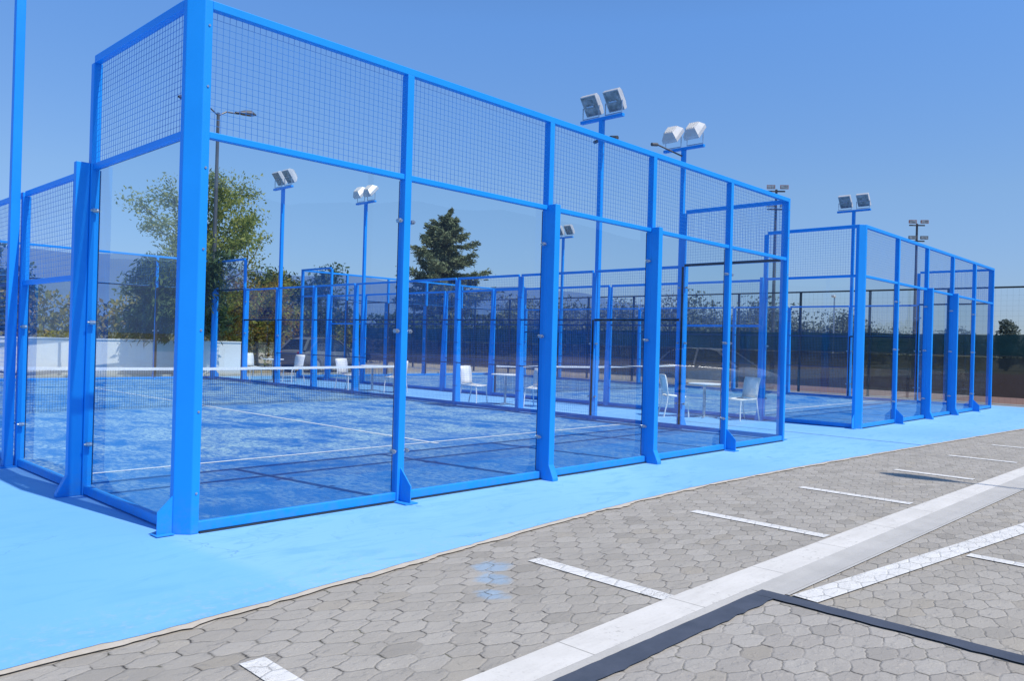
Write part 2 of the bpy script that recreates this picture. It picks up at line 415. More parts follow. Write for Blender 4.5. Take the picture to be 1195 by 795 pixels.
wl = MB(); quad(wl, (2.12, -3.72), (5.56, -4.19), .165, -.002); quad(wl, (5.57, -4.192), (30, -7.3), .165, -.0012)
for i in range(10):
    x = 4.10 + i * 2.27; y = -3.99 - (x - 4.1) * .1265
    quad(wl, (x, y - .11), (x - .25, y - 4.6), .11, -.0045)
struct('opposite_bay_lines', wl, 'roadpaint')
asf = MB()
def strip(mb, a, b, w, z):
    a = Vector(a); b = Vector(b); d = (b - a).normalized(); n = Vector((-d.y, d.x)) * w / 2
    k = int((b - a).length / .06); L = []; Rr = []
    for i in range(k + 1):
        p = a.lerp(b, i / k); j = .010 * mn.noise(Vector((i * .7, w * 50, 0))); j2 = .020 * mn.noise(Vector((i * .9, w * 70 + 9, 0)))
        L.append(p + n * (1 + j * 8)); Rr.append(p - n * (1 + j2 * 12))
    for i in range(k): mb.sheet([tuple(Rr[i]), tuple(Rr[i + 1]), tuple(L[i + 1]), tuple(L[i])], z)
strip(asf, (-14, -3.46), (2.09, -3.53), .135, .0)
strip(asf, (2.03, -3.50), (1.93, -9.0), .12, .0012)
struct('asphalt_patch', asf, 'asphalt')
jt = MB(); quad(jt, (11.42, 3.0), (11.38, -1.62), .024, .003)
quad(jt, (-1.9, -.9), (-3, 3), .01, .003)
struct('pavement_joint', jt, 'dark')

struct('sandy_ground', MB().sheet([(-40, 21.2), (24.6, 21.2), (24.6, 60), (-40, 60)], -.02), 'sand')
struct('concrete_path', MB().sheet([(24.6, -14), (26.3, -14), (26.3, 60), (24.6, 60)], -.015), 'concrete')
struct('sandy_court_ground', MB().sheet([(26.3, 12.5), (75, 12.5), (75, 60), (26.3, 60)], -.02), 'sand')
struct('clay_ground', MB().sheet([(26.3, -30), (75, -30), (75, 12.5), (26.3, 12.5)], -.02), 'clay')
kb = MB(); kb.box((-40, 21.2, -.02), (24.6, 21.35, .09)); struct('kerb', kb, 'edge')

# ------------------------------------------------------------------ the courts
H4, H3, H2 = 3.94, 2.95, 1.97
DX = 13.15
for i in range(2):
    ox = DX * i
    struct('court_turf', MB().sheet([(ox + .07, .07), (ox + 9.93, .07), (ox + 9.93, 19.93), (ox + .07, 19.93)], .008), 'turf')
    ln = MB()
    for y in (3.05, 16.95): quad(ln, (ox + .08, y), (ox + 9.92, y), .05, .012)
    quad(ln, (ox + 5, 2.87), (ox + 5, 17.13), .05, .0125)
    struct('court_lines', ln, 'courtline')
    sd = MB()   # washed-out sand gathered along the foot of the frame
    struct('turf_edge_sand', sd.sheet([(ox + .06, .06), (ox + 9.94, .06), (ox + 9.94, .10), (ox + .10, .10), (ox + .10, 19.94), (ox + .06, 19.94)], .010), 'edge')

cache = {}
def cached(key, fn):
    if key not in cache: cache[key] = fn()
    return cache[key]
def box_mesh(dx, dy, dz, mat='paint', nm='bar'):
    return cached(('box', round(dx, 3), round(dy, 3), round(dz, 3), mat), lambda: MB().box((0, 0, 0), (dx, dy, dz)).mesh(nm, mat))
def wires(L, h, axis, pitch=.05, th=.0024):
    def f():
        mb = MB(); n = int(round(L / pitch)); k = int(round(h / pitch)); t = th / 2
        for i in range(1, n):
            u = i * L / n
            if axis == 'x': mb.box((u - t, -t, 0), (u + t, t, h))
            else: mb.box((-t, u - t, 0), (t, u + t, h))
        for j in range(1, k):
            z = j * h / k
            if axis == 'x': mb.box((0, -t + th, z - t), (L, t + th, z + t))
            else: mb.box((-t + th, 0, z - t), (t + th, L, z + t))
        return mb.mesh('mesh_panel', 'wire')
    return cached(('wire', round(L, 3), round(h, 3), axis), f)
def glass(L, h, axis):
    def f():
        mb = MB(); 
        if axis == 'x': mb.add([(0, 0, 0), (L, 0, 0), (L, 0, h), (0, 0, h)], [(0, 1, 2, 3)])
        else: mb.add([(0, 0, 0), (0, L, 0), (0, L, h), (0, 0, h)], [(0, 1, 2, 3)])
        return mb.mesh('glass_panel', 'glass')
    return cached(('glass', round(L, 3), round(h, 3), axis), f)
def clamp_mesh(axis):
    def f():
        mb = MB(); a = (1, 0, 0) if axis == 'x' else (0, 1, 0); b = (0, 1, 0) if axis == 'x' else (1, 0, 0)
        A = Vector(a); B = Vector(b)
        mb.tube([A * -.085, A * .085], .009, 6)
        for s in (-1, 1):
            c = A * s * .075
            mb.tube([c - B * .022, c + B * .022], .020, 10)
            mb.tube([c - B * .040, c - B * .022], .010, 6)
        return mb.mesh('glass_clamp', 'bolt')
    return cached(('clamp', axis), f)

W = .075
def cage(ox):
    root = empty('padel_cage', (ox, 0, 0))
    def P(name, me, loc, bev=.006): return link(name, me, root, loc, bev)
    # corner columns, chamfered
    c, w = .095, .155
    for cx, cy, sx, sy in ((0, 0, 1, 1), (10, 0, -1, 1), (0, 20, 1, -1), (10, 20, -1, -1)):
        poly = [(c, 0), (w, 0), (w, W), (W, w), (0, w), (0, c)]
        poly = [(x * sx, y * sy) for x, y in poly]
        if sx * sy < 0: poly.reverse()
        P('corner_post', MB().prism(poly, 0, H4).mesh('corner_post', 'paint'), (cx, cy, 0))
        g = MB()   # foot plate and gusset on the outer side of the side wall
        xs = -sx
        g.box((0, sy * .05, .006), (xs * .13, sy * .17, .012))
        tri = [(0, 0), (xs * .11, 0), (xs * .11, .16), (0, .27)]
        y0 = sy * .105
        vs = [(x, y0 - .004, z + .012) for x, z in tri] + [(x, y0 + .004, z + .012) for x, z in tri]
        g.add(vs, [(0, 1, 2, 3), (7, 6, 5, 4), (0, 4, 5, 1), (1, 5, 6, 2), (2, 6, 7, 3), (3, 7, 4, 0)])
        P('foot_gusset', g.mesh('foot_gusset', 'paint'), (cx, cy, 0), 0)
    # end walls
    xs = [0, 2.03, 4, 6, 8, 10]
    for yy, out in ((0, -1), (20, 1)):
        yin = yy - out * W
        for i, x in enumerate(xs[1:5]):
            P('post', box_mesh(W, W + .01, H4 - .06, nm='post'), (x - W / 2, min(yy, yin) - (.0 if out < 0 else .01) + (0 if out < 0 else 0), 0))
            if i in (1, 2):
                mb = MB(); a = -W / 2 - .006; b = W / 2 + .006; o = out
                prof = [(0, 0), (o * .17, 0), (o * .17, .03), (o * .105, .17), (o * .105, H3 + .03), (0, H3 + .03)]
                vs = [(a, y, z) for y, z in prof] + [(b, y, z) for y, z in prof]; n = len(prof)
                fs = [tuple(range(n)), tuple(range(2 * n - 1, n - 1, -1))] + [((k + 1) % n, k, n + k, n + (k + 1) % n) for k in range(n)]
                if o > 0: fs = [tuple(reversed(f)) for f in fs]
                mb.add(vs, fs)
                P('brace_post', mb.mesh('brace_post', 'paint'), (x, yy + out * .001, 0))
            else:
                mb = MB(); o = out
                tri = [(0, 0), (o * .15, 0), (o * .15, .15), (0, .30)]
                vs = [(-.005, y, z + .012) for y, z in tri] + [(.005, y, z + .012) for y, z in tri]
                mb.add(vs, [(3, 2, 1, 0), (4, 5, 6, 7), (0, 1, 5, 4), (1, 2, 6, 5), (2, 3, 7, 6), (3, 0, 4, 7)])
                mb.box((-.07, 0, .003), (.07, o * .17, .012))
                P('foot_gusset', mb.mesh('foot_gusset', 'paint'), (x, yy, 0), 0)
            for z in (.46, 1.55, 2.55):
                P('glass_clamp', clamp_mesh('x'), (x, yy - out * .03 + (0), z), 0)
        for i in range(5):
            a = xs[i] + (w if i == 0 else W / 2); b = xs[i + 1] - (w if i == 4 else W / 2)
            y1, y2 = sorted((yy - out * .012, yy - out * .062)); L = b - a
            P('base_rail', box_mesh(L, .05, .075, nm='base_rail'), (a, y1, .012))
            P('middle_rail', box_mesh(L, .05, .05, nm='middle_rail'), (a, y1, H3 - .025))
            P('glass_panel', glass(L, H3 - .115, 'x'), (a, yy - out * .037, .09), 0)
            P('mesh_panel', wires(L, H4 - H3 - .10, 'x'), (a, yy - out * .037, H3 + .03), 0)
        P('base_gap_shade', MB().box((.16, -.008, 0.001), (9.84, .066, .010)).mesh('base_gap_shade', 'dark'), (0, yy if out < 0 else yy - .058, 0), 0)  # dark strip added as painted gap shadow under the base rail
        y1, y2 = sorted((yy - out * .0, yy - out * .062))
        P('top_rail', box_mesh(10 - 2 * w + .002, .062, .065, nm='top_rail'), (w - .001, y1, H4 - .065))
    def GK(a, b): P('rubber_gasket', MB().box((0, 0, 0), tuple(q - p for p, q in zip(a, b))).mesh('rubber_gasket', 'rubber'), a, 0)
    for yy, out in ((0, -1), (20, 1)):
        ya, yb = sorted((yy - out * (W + .012), yy - out * (W + .018)))
        for x in xs[1:5]: GK((x - .036, ya, .09), (x + .036, yb, H3 - .03))
        ya, yb = sorted((yy - out * .0622, yy - out * .067))
        for i in range(5):
            a = xs[i] + (w if i == 0 else W / 2); b = xs[i + 1] - (w if i == 4 else W / 2)
            GK((a, ya, H3 - .024), (b, yb, H3 + .018))
    for xx, out in ((0, -1), (10, 1)):
        xa, xb = sorted((xx - out * (W + .003), xx - out * (W + .009)))
        for y, h in ((2, H3 - .03), (4, H2), (16, H2), (18, H3 - .03)): GK((xa, y - (.036 if y < 10 else -.004), .09), (xb, y + (.004 if y < 10 else .036), h))
        xa, xb = sorted((xx - out * .0622, xx - out * .067))
        for k, z in ((0, H3), (9, H3), (1, H2), (8, H2)):
            a = 2 * k + (w if k == 0 else W / 2); b = 2 * k + 2 - (w if k == 9 else W / 2)
            GK((xa, a, z - .024), (xb, b, z + .018))
    for sx, px in ((1, 0), (-1, 10)):      # fixing screws down the front of the corner columns
        for z in (.3, .9, 1.5, 2.1, 2.7, 3.3, 3.75):
            P('screw', cached(('scr',), lambda: MB().tube([(0, .001, 0), (0, -.006, 0)], .009, 8).mesh('screw', 'bolt')), (px + sx * .128, 0, z), 0)
    # side walls
    for xx, out in ((0, -1), (10, 1)):
        xin = xx - out * W; xm = min(xx, xin)
        for y in range(2, 20, 2):
            h = H4 - .06 if y in (2, 18) else H3 - .05
            P('post', box_mesh(W, W, h, nm='post'), (xm, y - W / 2, 0))
            if y in (2, 4, 16, 18):
                mb = MB(); o = out; a = -W / 2 - .006 + .03; b = a + .07
                prof = [(0, 0), (o * .20, 0), (o * .20, .03), (o * .115, .19), (o * .115, H3 + .03), (0, H3 + .03)]
                vs = [(x, a, z) for x, z in prof] + [(x, b, z) for x, z in prof]; n = len(prof)
                fs = [tuple(range(n)), tuple(range(2 * n - 1, n - 1, -1))] + [((k + 1) % n, k, n + k, n + (k + 1) % n) for k in range(n)]
                if o < 0: fs = [tuple(reversed(f)) for f in fs]
                mb.add(vs, fs)
                if y in (2, 18): P('brace_post', mb.mesh('brace_post', 'paint'), (xx + out * .001, y, 0))
                for z in ((.46, 1.55, 2.55) if y in (2, 18) else (.46, 1.5)):
                    P('glass_clamp', clamp_mesh('y'), (xx - out * .03, y, z), 0)
            else:
                for z in (.45, .99, 1.45, 1.98, 2.45):
                    P('bracket', cached(('br',), lambda: MB().box((-.004, -.004, -.012), (W + .004, W + .004, .012)).mesh('bracket', 'wire')), (xm, y - W / 2, z), 0)
                # tapering fin on the outer side
                o = out; prof = [(0, .013), (o * .125, .013), (o * .035, H3 - .05), (0, H3 - .05)]; a, b = -.03, .03
                vs = [(x, a, z) for x, z in prof] + [(x, b, z) for x, z in prof]; n = 4
                fs = [tuple(range(n)), tuple(range(2 * n - 1, n - 1, -1))] + [((k + 1) % n, k, n + k, n + (k + 1) % n) for k in range(n)]
                if o < 0: fs = [tuple(reversed(f)) for f in fs]
                P('brace_fin', MB().add(vs, fs).mesh('brace_fin', 'paint'), (xx + out * .001, y, 0), 0)
        x1 = min(xx - out * .012, xx - out * .062); xg = xx - out * .037
        for k in range(10):
            a = 2 * k + (w if k == 0 else W / 2); b = 2 * k + 2 - (w if k == 9 else W / 2); L = b - a
            P('base_rail', box_mesh(.05, L, .075, nm='base_rail'), (x1, a, .012))
            if k in (0, 9):
                P('middle_rail', box_mesh(.05, L, .05, nm='middle_rail'), (x1, a, H3 - .025))
                P('top_rail', box_mesh(.062, L, .065, nm='top_rail'), (min(xx, xx - out * .062), a, H4 - .065))
                P('glass_panel', glass(L, H3 - .115, 'y'), (xg, a, .09), 0)
                P('mesh_panel', wires(L, H4 - H3 - .10, 'y'), (xg, a, H3 + .03), 0)
            elif k in (1, 8):
                P('middle_rail', box_mesh(.05, L, .05, nm='middle_rail'), (x1, a, H2 - .025))
                P('top_rail', box_mesh(.05, L, .05, nm='top_rail'), (x1, a, H3 - .05))
                P('glass_panel', glass(L, H2 - .115, 'y'), (xg, a, .09), 0)
                P('mesh_panel', wires(L, H3 - H2 - .08, 'y'), (xg, a, H2 + .03), 0)
            else:
                P('middle_rail', box_mesh(.025, L, .028, 'navy', nm='middle_rail'), (xg - .0125, a, H2 - .014))
                P('middle_rail', box_mesh(.025, L, .020, 'navy', nm='middle_rail'), (xg - .0125, a, .97))
                P('top_rail', box_mesh(.05, L, .05, nm='top_rail'), (x1, a, H3 - .05))
                P('mesh_panel', wires(L, H3 - .14, 'y'), (xg, a, .09), 0)
    return root
cg = cage(0)
tag(cg, 'nearest blue steel padel court enclosure, glass and mesh walls, filling the left and middle', 'court enclosure', 'padel court enclosures')
cg2 = copy_tree(cg); cg2.location.x = DX
tag(cg2, 'second blue padel court enclosure further right, standing beside the dark tennis fence', 'court enclosure')

# nets
def net():
    r = empty('padel_net', (5, 10, 0))
    mb = MB(); n = 220
    def top(x): return .80 + .04 * abs(x / 4.9) ** 1.5
    for i in range(n + 1):
        x = -4.85 + 9.7 * i / n; mb.bar((x, 0, .02), (x, 0, top(x)), .004)
    for j in range(1, 18):
        z = .02 + j * .044; mb.bar((-4.85, .002, z), (4.85, .002, z), .004)
    mb.build('net_mesh', 'dark', r)
    tp = MB(); k = 24
    for i in range(k):
        a = -4.85 + 9.7 * i / k; b = -4.85 + 9.7 * (i + 1) / k
        tp.add([(a, -.006, top(a) - .055), (b, -.006, top(b) - .055), (b, -.006, top(b)), (a, -.006, top(a)), (a, .008, top(a) - .055), (b, .008, top(b) - .055), (b, .008, top(b)), (a, .008, top(a))],
               [(0, 1, 2, 3), (7, 6, 5, 4), (3, 2, 6, 7), (1, 0, 4, 5)])
    tp.build('net_tape', 'courtline', r)
    for s in (-1, 1):
        MB().box((s * 4.87 - .03, -.03, .008), (s * 4.87 + .03, .03, .90)).build('net_post', 'dark', r)
    return r
n1 = net(); tag(n1, 'black padel net with white tape inside the nearest court', 'net', 'padel nets')
n2 = copy_tree(n1); n2.location.x += DX; tag(n2, 'black padel net with white tape inside the right-hand court', 'net')

# ------------------------------------------------------------------ court floodlight poles
def floodlight(parent, yoff, face, deg=-34):
    # face: +1 lamp looks toward +x, -1 toward -x. Built looking toward -x then mirrored
    W2, Hh = .187, .212
    fl = MB()
    f = [(-.02, -W2, -Hh), (-.02, W2, -Hh), (-.02, W2, Hh), (-.02, -W2, Hh)]
    m_ = [(.07, -W2, -Hh), (.07, W2, -Hh), (.07, W2, Hh), (.07, -W2, Hh)]
    b = [(.20, -W2 * .62, -Hh * .60), (.20, W2 * .62, -Hh * .60), (.20, W2 * .62, Hh * .60), (.20, -W2 * .62, Hh * .60)]
    vs = f + m_ + b; fs = [(11, 10, 9, 8)] + [(0, 3, 2, 1)]
    for o in (0, 4):
        for k in range(4): fs.append((o + k, o + (k + 1) % 4, o + 4 + (k + 1) % 4, o + 4 + k))
    tilt = Matrix.Rotation(R(deg), 4, 'Y')      # lets the lower edge swing back so that the lamp looks down
    def tr(v):
        q = tilt @ Vector(v); q.x *= 1; return (q.x * (-face), q.y + yoff, q.z + .30)
    def fix(fs_): return [tuple(reversed(q)) for q in fs_] if face > 0 else fs_
    fl.add([tr(v) for v in vs], fix(fs))
    for k in range(5):   # cooling ribs
        yy = -W2 * .5 + k * W2 * .25
        rv = [(.195, yy - .006, -Hh * .5), (.225, yy - .006, -Hh * .5), (.225, yy + .006, -Hh * .5), (.195, yy + .006, -Hh * .5),
              (.195, yy - .006, Hh * .5), (.225, yy - .006, Hh * .5), (.225, yy + .006, Hh * .5), (.195, yy + .006, Hh * .5)]
        fl.add([tr(v) for v in rv], fix([(0, 3, 2, 1), (4, 5, 6, 7), (0, 1, 5, 4), (1, 2, 6, 5), (2, 3, 7, 6), (3, 0, 4, 7)]))
    o = fl.build('floodlight', 'housing', parent, bevel=.012)
    ln = MB(); a, c = W2 * .9, Hh * .9
    ln.add([tr(v) for v in [(-.026, -a, -c), (-.026, a, -c), (-.026, a, c), (-.026, -a, c)]], fix([(0, 3, 2, 1)]))
    ln.build('lens', 'lens', o)
    lm = MB(); lm.tube([tr((-.030, -.09, 0)), tr((-.030, .09, 0))], .022, 8); lm.build('lamp_tube', 'bolt', o)
    yk = MB()
    yk.tube([(0, yoff - W2 - .015, .28), (0, yoff - W2 - .015, .05), (0, yoff + W2 + .015, .05), (0, yoff + W2 + .015, .28)], .012, 6)
    yk.build('yoke', 'bolt', o)
def light_pole(x, y, face, label, extra=None):
    r = empty('floodlight_pole', (x, y, 0))
    p = MB(); p.box((-.045, -.045, .012), (.045, .045, 5.93)); p.build('pole', 'paint', r, bevel=.006)
    bp = MB(); bp.box((-.11, -.11, .0), (.11, .11, .014)); bp.build('base_plate', 'paint', r)
    cb = MB(); cb.box((-.04, -.52, 5.93), (.04, .52, 5.99)); cb.build('crossbar', 'paint', r, bevel=.004)
    hd = empty('lamp_head_mount', (0, 0, 5.99)); 
    COL.objects.unlink(hd); bpy.data.objects.remove(hd)
    for yo in (-.28, .28):
        before = set(COL.objects)
        floodlight(r, yo, face, -36 if face < 0 else -44)
        for o in set(COL.objects) - before:
            if o.parent == r: o.location.z = 5.97
    if extra:
        cbm = MB(); cbm.tube([(.075, .02, .1), (.075, .02, 5.6)], .017, 6)
        cbm.build('cable', 'dark', r)
        cm = MB()
        if extra == 1:
            cm.tube([(0, 0, 5.55), (.0, -.30, 5.55)], .018, 6); cm.tube([(0, -.22, 5.55), (-.02, -.40, 5.52)], .045, 8); cm.tube([(0, .04, 5.55), (.0, .18, 5.52)], .035, 8)
        else:
            cm.tube([(0, 0, 5.78), (-.62, .30, 5.98)], .018, 6); cm.tube([(-.62, .30, 5.98), (-.78, .34, 5.96)], .04, 8)
        cm.build('camera_arm', 'lampgrey', r)
    return tag(r, label, 'floodlight pole', 'blue floodlight poles beside the courts')
light_pole(-.06, 4.05, 1, 'tall blue pole at the left edge, running up out of the picture')
light_pole(10.055, 4.0, -1, 'blue floodlight pole with the highest lamps, glass faces toward the camera', 1)
light_pole(13.095, 4.0, 1, 'blue floodlight pole with white lamp backs turned to the camera, second highest', 2)
light_pole(23.205, 4.0, -1, 'blue floodlight pole just left of the right-hand court corner column')
light_pole(10.055, 16.0, -1, 'distant blue floodlight pole in front of the tall broadleaf tree')
light_pole(13.095, 16.0, 1, 'distant blue floodlight pole between the broadleaf tree and the conifer')
light_pole(23.205, 16.0, -1, 'small far blue floodlight pole right of the conifer')

# ------------------------------------------------------------------ chairs and tables
def chair_proto():
    r = empty('chair')
    # seat faces +x
    def sling(pts, wd, th=.018):
        mb = MB(); n = len(pts)
        for s, off in ((0, 0), (1, -th)):
            for i, (x, z) in enumerate(pts):
                a = pts[max(i - 1, 0)]; b = pts[min(i + 1, n - 1)]; d = Vector((b[0] - a[0], b[1] - a[1])).normalized(); nx, nz = -d.y, d.x
                for y in (-wd / 2, 0, wd / 2):
                    sag = -.010 if y == 0 else 0
                    mb.v.append((x + nx * (off + sag), y, z + nz * (off + sag)))
        def idx(s, i, j): return s * n * 3 + i * 3 + j
        for i in range(n - 1):
            for j in range(2):
                mb.f.append((idx(0, i, j), idx(0, i + 1, j), idx(0, i + 1, j + 1), idx(0, i, j + 1)))
                mb.f.append((idx(1, i, j + 1), idx(1, i + 1, j + 1), idx(1, i + 1, j), idx(1, i, j)))
            mb.f.append((idx(0, i + 1, 0), idx(0, i, 0), idx(1, i, 0), idx(1, i + 1, 0)))
            mb.f.append((idx(0, i, 2), idx(0, i + 1, 2), idx(1, i + 1, 2), idx(1, i, 2)))
        for i in (0, n - 1):
            q = [idx(0, i, 0), idx(0, i, 1), idx(0, i, 2), idx(1, i, 2), idx(1, i, 1), idx(1, i, 0)]
            mb.f.append(tuple(q if i == 0 else reversed(q)))
        return mb
    sling([(-.20, .455), (-.10, .440), (.05, .438), (.18, .450), (.225, .440), (.235, .425)], .43).build('seat', 'white', r, smooth=True)
    sling([(-.215, .47), (-.235, .56), (-.245, .68), (-.265, .80), (-.30, .885)], .42).build('backrest', 'white', r, smooth=True)
    for sx, sy in ((1, 1), (1, -1), (-1, 1), (-1, -1)):
        mb = MB()
        if sx > 0: mb.tube([(.20, sy * .20, .43), (.225, sy * .215, .22), (.235, sy * .225, 0)], .014, 6)
        else: mb.tube([(-.215, sy * .205, .47), (-.235, sy * .21, .3), (-.30, sy * .215, 0)], .014, 6)
        mb.build('leg', 'white', r)
    fr = MB()
    for sy in (-1, 1):
        fr.tube([(-.30, sy * .21, .88), (-.25, sy * .21, .68), (-.215, sy * .21, .46), (.20, sy * .21, .425)], .012, 6)
    fr.tube([(-.215, -.21, .42), (-.215, .21, .42)], .010, 6); fr.tube([(.19, -.21, .415), (.19, .21, .415)], .010, 6)
    fr.build('frame', 'white', r)
    return r
def table_proto():
    r = empty('table')
    top = MB(); n = 36
    top.prism([(.34 * math.cos(2 * math.pi * k / n), .34 * math.sin(2 * math.pi * k / n)) for k in range(n)], .705, .73); top.build('tabletop', 'white', r, bevel=.006)
    lg = MB(); lg.tube([(0, 0, .02), (0, 0, .705)], .03, 12); lg.build('pedestal', 'bolt', r, smooth=False)
    b = MB()
    for k in range(4):
        a = k * math.pi / 2 + .4; b.tube([(0, 0, .035), (.28 * math.cos(a), .28 * math.sin(a), .012)], [.02, .012], 6)
    b.build('base', 'bolt', r)
    return r
ch0 = chair_proto(); tb0 = table_proto(); first = [True, True]
def put(proto, i, x, y, rz, label, cat, group):
    o = proto if first[i] else copy_tree(proto); first[i] = False
    o.location = (x, y, 0); o.rotation_euler.z = rz; tag(o, label, cat, group)
cr = math.atan2(-.72, .69)   # facing the right of the picture
CG, TG = 'white chairs between the two courts', 'white round tables between the two courts'
A_, B_ = -1.38, -2.85       # left chairs show the sunlit front of the back, right chairs look across the table
SPOTS = [((10.70, 8.12, A_), (11.35, 6.68, B_), (11.05, 7.42, 0)), ((12.2, 3.50, cr + .1), (12.75, 2.25, 2.8), (12.55, 3.0, 0)),
         ((10.8, 13.45, A_), (11.3, 11.9, B_ + .1), (11.1, 12.7, 0)), ((10.75, 18.85, A_ - .1), (11.5, 17.55, B_ - .15), (11.15, 18.2, .3))]
L_ = [('white chair left of the table seen just right of the conifer', 'white chair half hidden by the third facade post, right of its table', 'white round table between two white chairs, left of the thick third post'),
      ('white chair seen edge-on beside the dark cable of a pole', 'white chair facing left behind the rightmost glass panel', 'white round table nearest the camera, behind the fifth facade post'),
      ('white chair behind the net tape, left chair of the middle pair', 'white chair beside the second facade post, right chair of the middle pair', 'white round table at the end of the net, of the middle pair of chairs'),
      ('farthest white chair, left of the distant light pole', 'far white chair just right of the distant light pole', 'farthest white round table between the two farthest chairs')]
for (l, r_, t_), (a_, b_, c_) in zip(SPOTS, L_):
    put(ch0, 0, *l, a_, 'chair', CG); put(ch0, 0, *r_, b_, 'chair', CG); put(tb0, 1, *t_, c_, 'table', TG)

# ------------------------------------------------------------------ boundary wall, street lamps
wl_ = empty('boundary_wall', (0, 21.7, 0))
a = Vector((-9, 22.9)); b = Vector((11.6, 21.35))
def wall_box(mb, a, b, th, z0, z1):
    d = (b - a).normalized(); n = Vector((-d.y, d.x)) * th / 2
    mb.prism([tuple(a - n), tuple(b - n), tuple(b + n), tuple(a + n)], z0, z1)
w1 = MB(); wall_box(w1, a - Vector((0, 21.7)), b - Vector((0, 21.7)), .2, -.05, 1.20); w1.build('wall', 'whitewall', wl_)
w2 = MB(); wall_box(w2, a - Vector((0, 21.7)), b - Vector((0, 21.7)), .26, 1.203, 1.25); w2.build('coping', 'whitewall', wl_)
tag(wl_, 'low white rendered wall behind the nearest court, below the hedge', 'wall')

def street_lamp(x, y, h, label, rz=0, mat='lampgrey', reach=1.05):
    r = empty('street_lamp', (x, y, 0), rz)
    MB().tube([(0, 0, 0), (0, 0, 1.1), (0, 0, 1.15), (0, 0, h)], [.11, .11, .08, .055], 12).build('pole', mat, r)
    for s in (-1, 1):
        MB().tube([(0, 0, h - .1), (s * .3, 0, h + .10), (s * reach * .75, 0, h + .14)], .028, 8).build('arm', mat, r)
        hd = MB(); x0 = s * reach * .62; prof = [(0, .05, .04), (.15, .10, .07), (.36, .17, .14), (.62, .17, .16), (.82, .05, .05)]
        rings = []
        for d_, wd, hh in prof:
            rr = []
            for k in range(10):
                an = 2 * math.pi * k / 10; zz = math.sin(an); rr.append((x0 + s * d_, wd * math.cos(an), h + .15 + d_ * .10 + hh * (zz if zz > 0 else zz * .35)))
            rings.append(rr)
        for i in range(len(rings) - 1):
            fs = [(k, (k + 1) % 10, 10 + (k + 1) % 10, 10 + k) for k in range(10)]
            hd.add(rings[i] + rings[i + 1], fs if s > 0 else [tuple(reversed(f)) for f in fs])
        hd.build('lamp_head', mat, r, smooth=True)
    return tag(r, label, 'street lamp', 'street lamps')
street_lamp(10.95, 22.2, 9.55, 'tall grey street lamp seen beside the near corner column, in front of the broadleaf tree')

def mast(x, y, h, rz, label, n=2):
    r = empty('sports_mast', (x, y, 0), rz); K = .72
    MB().tube([(0, 0, 0), (0, 0, h)], [.11, .06], 10).build('pole', 'lampgrey', r)
    for t in range(n):
        z = h - t * .95
        MB().bar((-.45, 0, z - .10), (.45, 0, z - .10), .07).build('crossbar', 'lampgrey', r)
        for sx in (-1, 1):
            mb = MB(); c = Vector((sx * .34, -.10, z + .04))
            prof = [(-.30, -.24, -.10), (.30, -.24, -.10), (.30, -.24, .20), (-.30, -.24, .20), (-.18, .2, .0), (.18, .2, .0), (.18, .2, .24), (-.18, .2, .24)]
            mb.add([tuple(Vector(v) * K + c) for v in prof], [(0, 1, 2, 3), (7, 6, 5, 4), (1, 0, 4, 5), (2, 1, 5, 6), (3, 2, 6, 7), (0, 3, 7, 4)])
            f = mb.build('floodlight', 'rust' if t == 0 else 'lampgrey', r)
            lb = MB(); lb.add([tuple(Vector(v) * K + c + Vector((0, -.005, 0))) for v in [(-.26, -.24, -.07), (.26, -.24, -.07), (.26, -.24, .17), (-.26, -.24, .17)]], [(0, 1, 2, 3)])
            lb.build('lens', 'lens', f)
    return tag(r, label, 'floodlight mast', 'tennis court floodlight masts')
mast(48.8, 9.9, 9.3, -.9, 'brown mast with four sports floodlights rising over the right-hand court')
mast(37.4, 13.4, 9.95, -.9, 'mast with floodlights peeking over the right end of the nearest court')
mast(92.0, 12.1, 10.2, -.9, 'far small floodlight mast cut by the right edge of the picture')
r_ = empty('slim_lamp', (57.5, 18.2, 0)); MB().tube([(0, 0, 0), (0, 0, 5.6)], .05, 8).build('pole', 'bolt', r_)
MB().box((-.35, -.1, 5.55), (.05, .1, 5.72)).build('lamp_head', 'housing', r_, bevel=.03)
tag(r_, 'small distant pale lamp on a slim pole, above the dark fence', 'lamp')

# ------------------------------------------------------------------ tennis fence
fe = empty('tennis_fence', (25.8, 0, 0))
ys = [6.8 + 2.45 * k for k in range(-9, 15)]
y0, y1 = ys[0], ys[-1]
pm = MB().box((-.035, -.035, -.02), (.035, .035, 3.6)).mesh('post', 'fencepost')
for y in ys: link('post', pm, fe, (0, y, 0))
MB().tube([(0, y0, 3.61), (0, y1, 3.61)], .028, 8).build('top_rail', 'fencepost', fe)
MB().tube([(0, y0, 1.48), (0, y1, 1.48)], .020, 6).build('middle_rail', 'fencepost', fe)
cw = MB()
for k in range(int((y1 - y0) / .16)): cw.bar((.04, y0 + k * .16, 0), (.04, y0 + k * .16, 3.58), .0016)
for k in range(1, 22): cw.bar((.045, y0, k * .16), (.045, y1, k * .16), .0016)
cw.build('wire_mesh', 'fencepost', fe)
def cloth(z0, z1, x, amp):
    mb = MB(); n = int((y1 - y0) / .35); k = 3; vs = []
    for i in range(n + 1):
        for j in range(k + 1):
            yy = y0 + (y1 - y0) * i / n; zz = z0 + (z1 - z0) * j / k
            sag = .05 * abs(math.sin((yy - 6.8) / 2.45 * math.pi)) if j == k else 0
            vs.append((x + amp * mn.noise(Vector((yy * .9, zz * 1.3, z0))), yy, zz - sag))
    fs = [(i * (k + 1) + j, (i + 1) * (k + 1) + j, (i + 1) * (k + 1) + j + 1, i * (k + 1) + j + 1) for i in range(n) for j in range(k)]
    mb.add(vs, fs); return mb
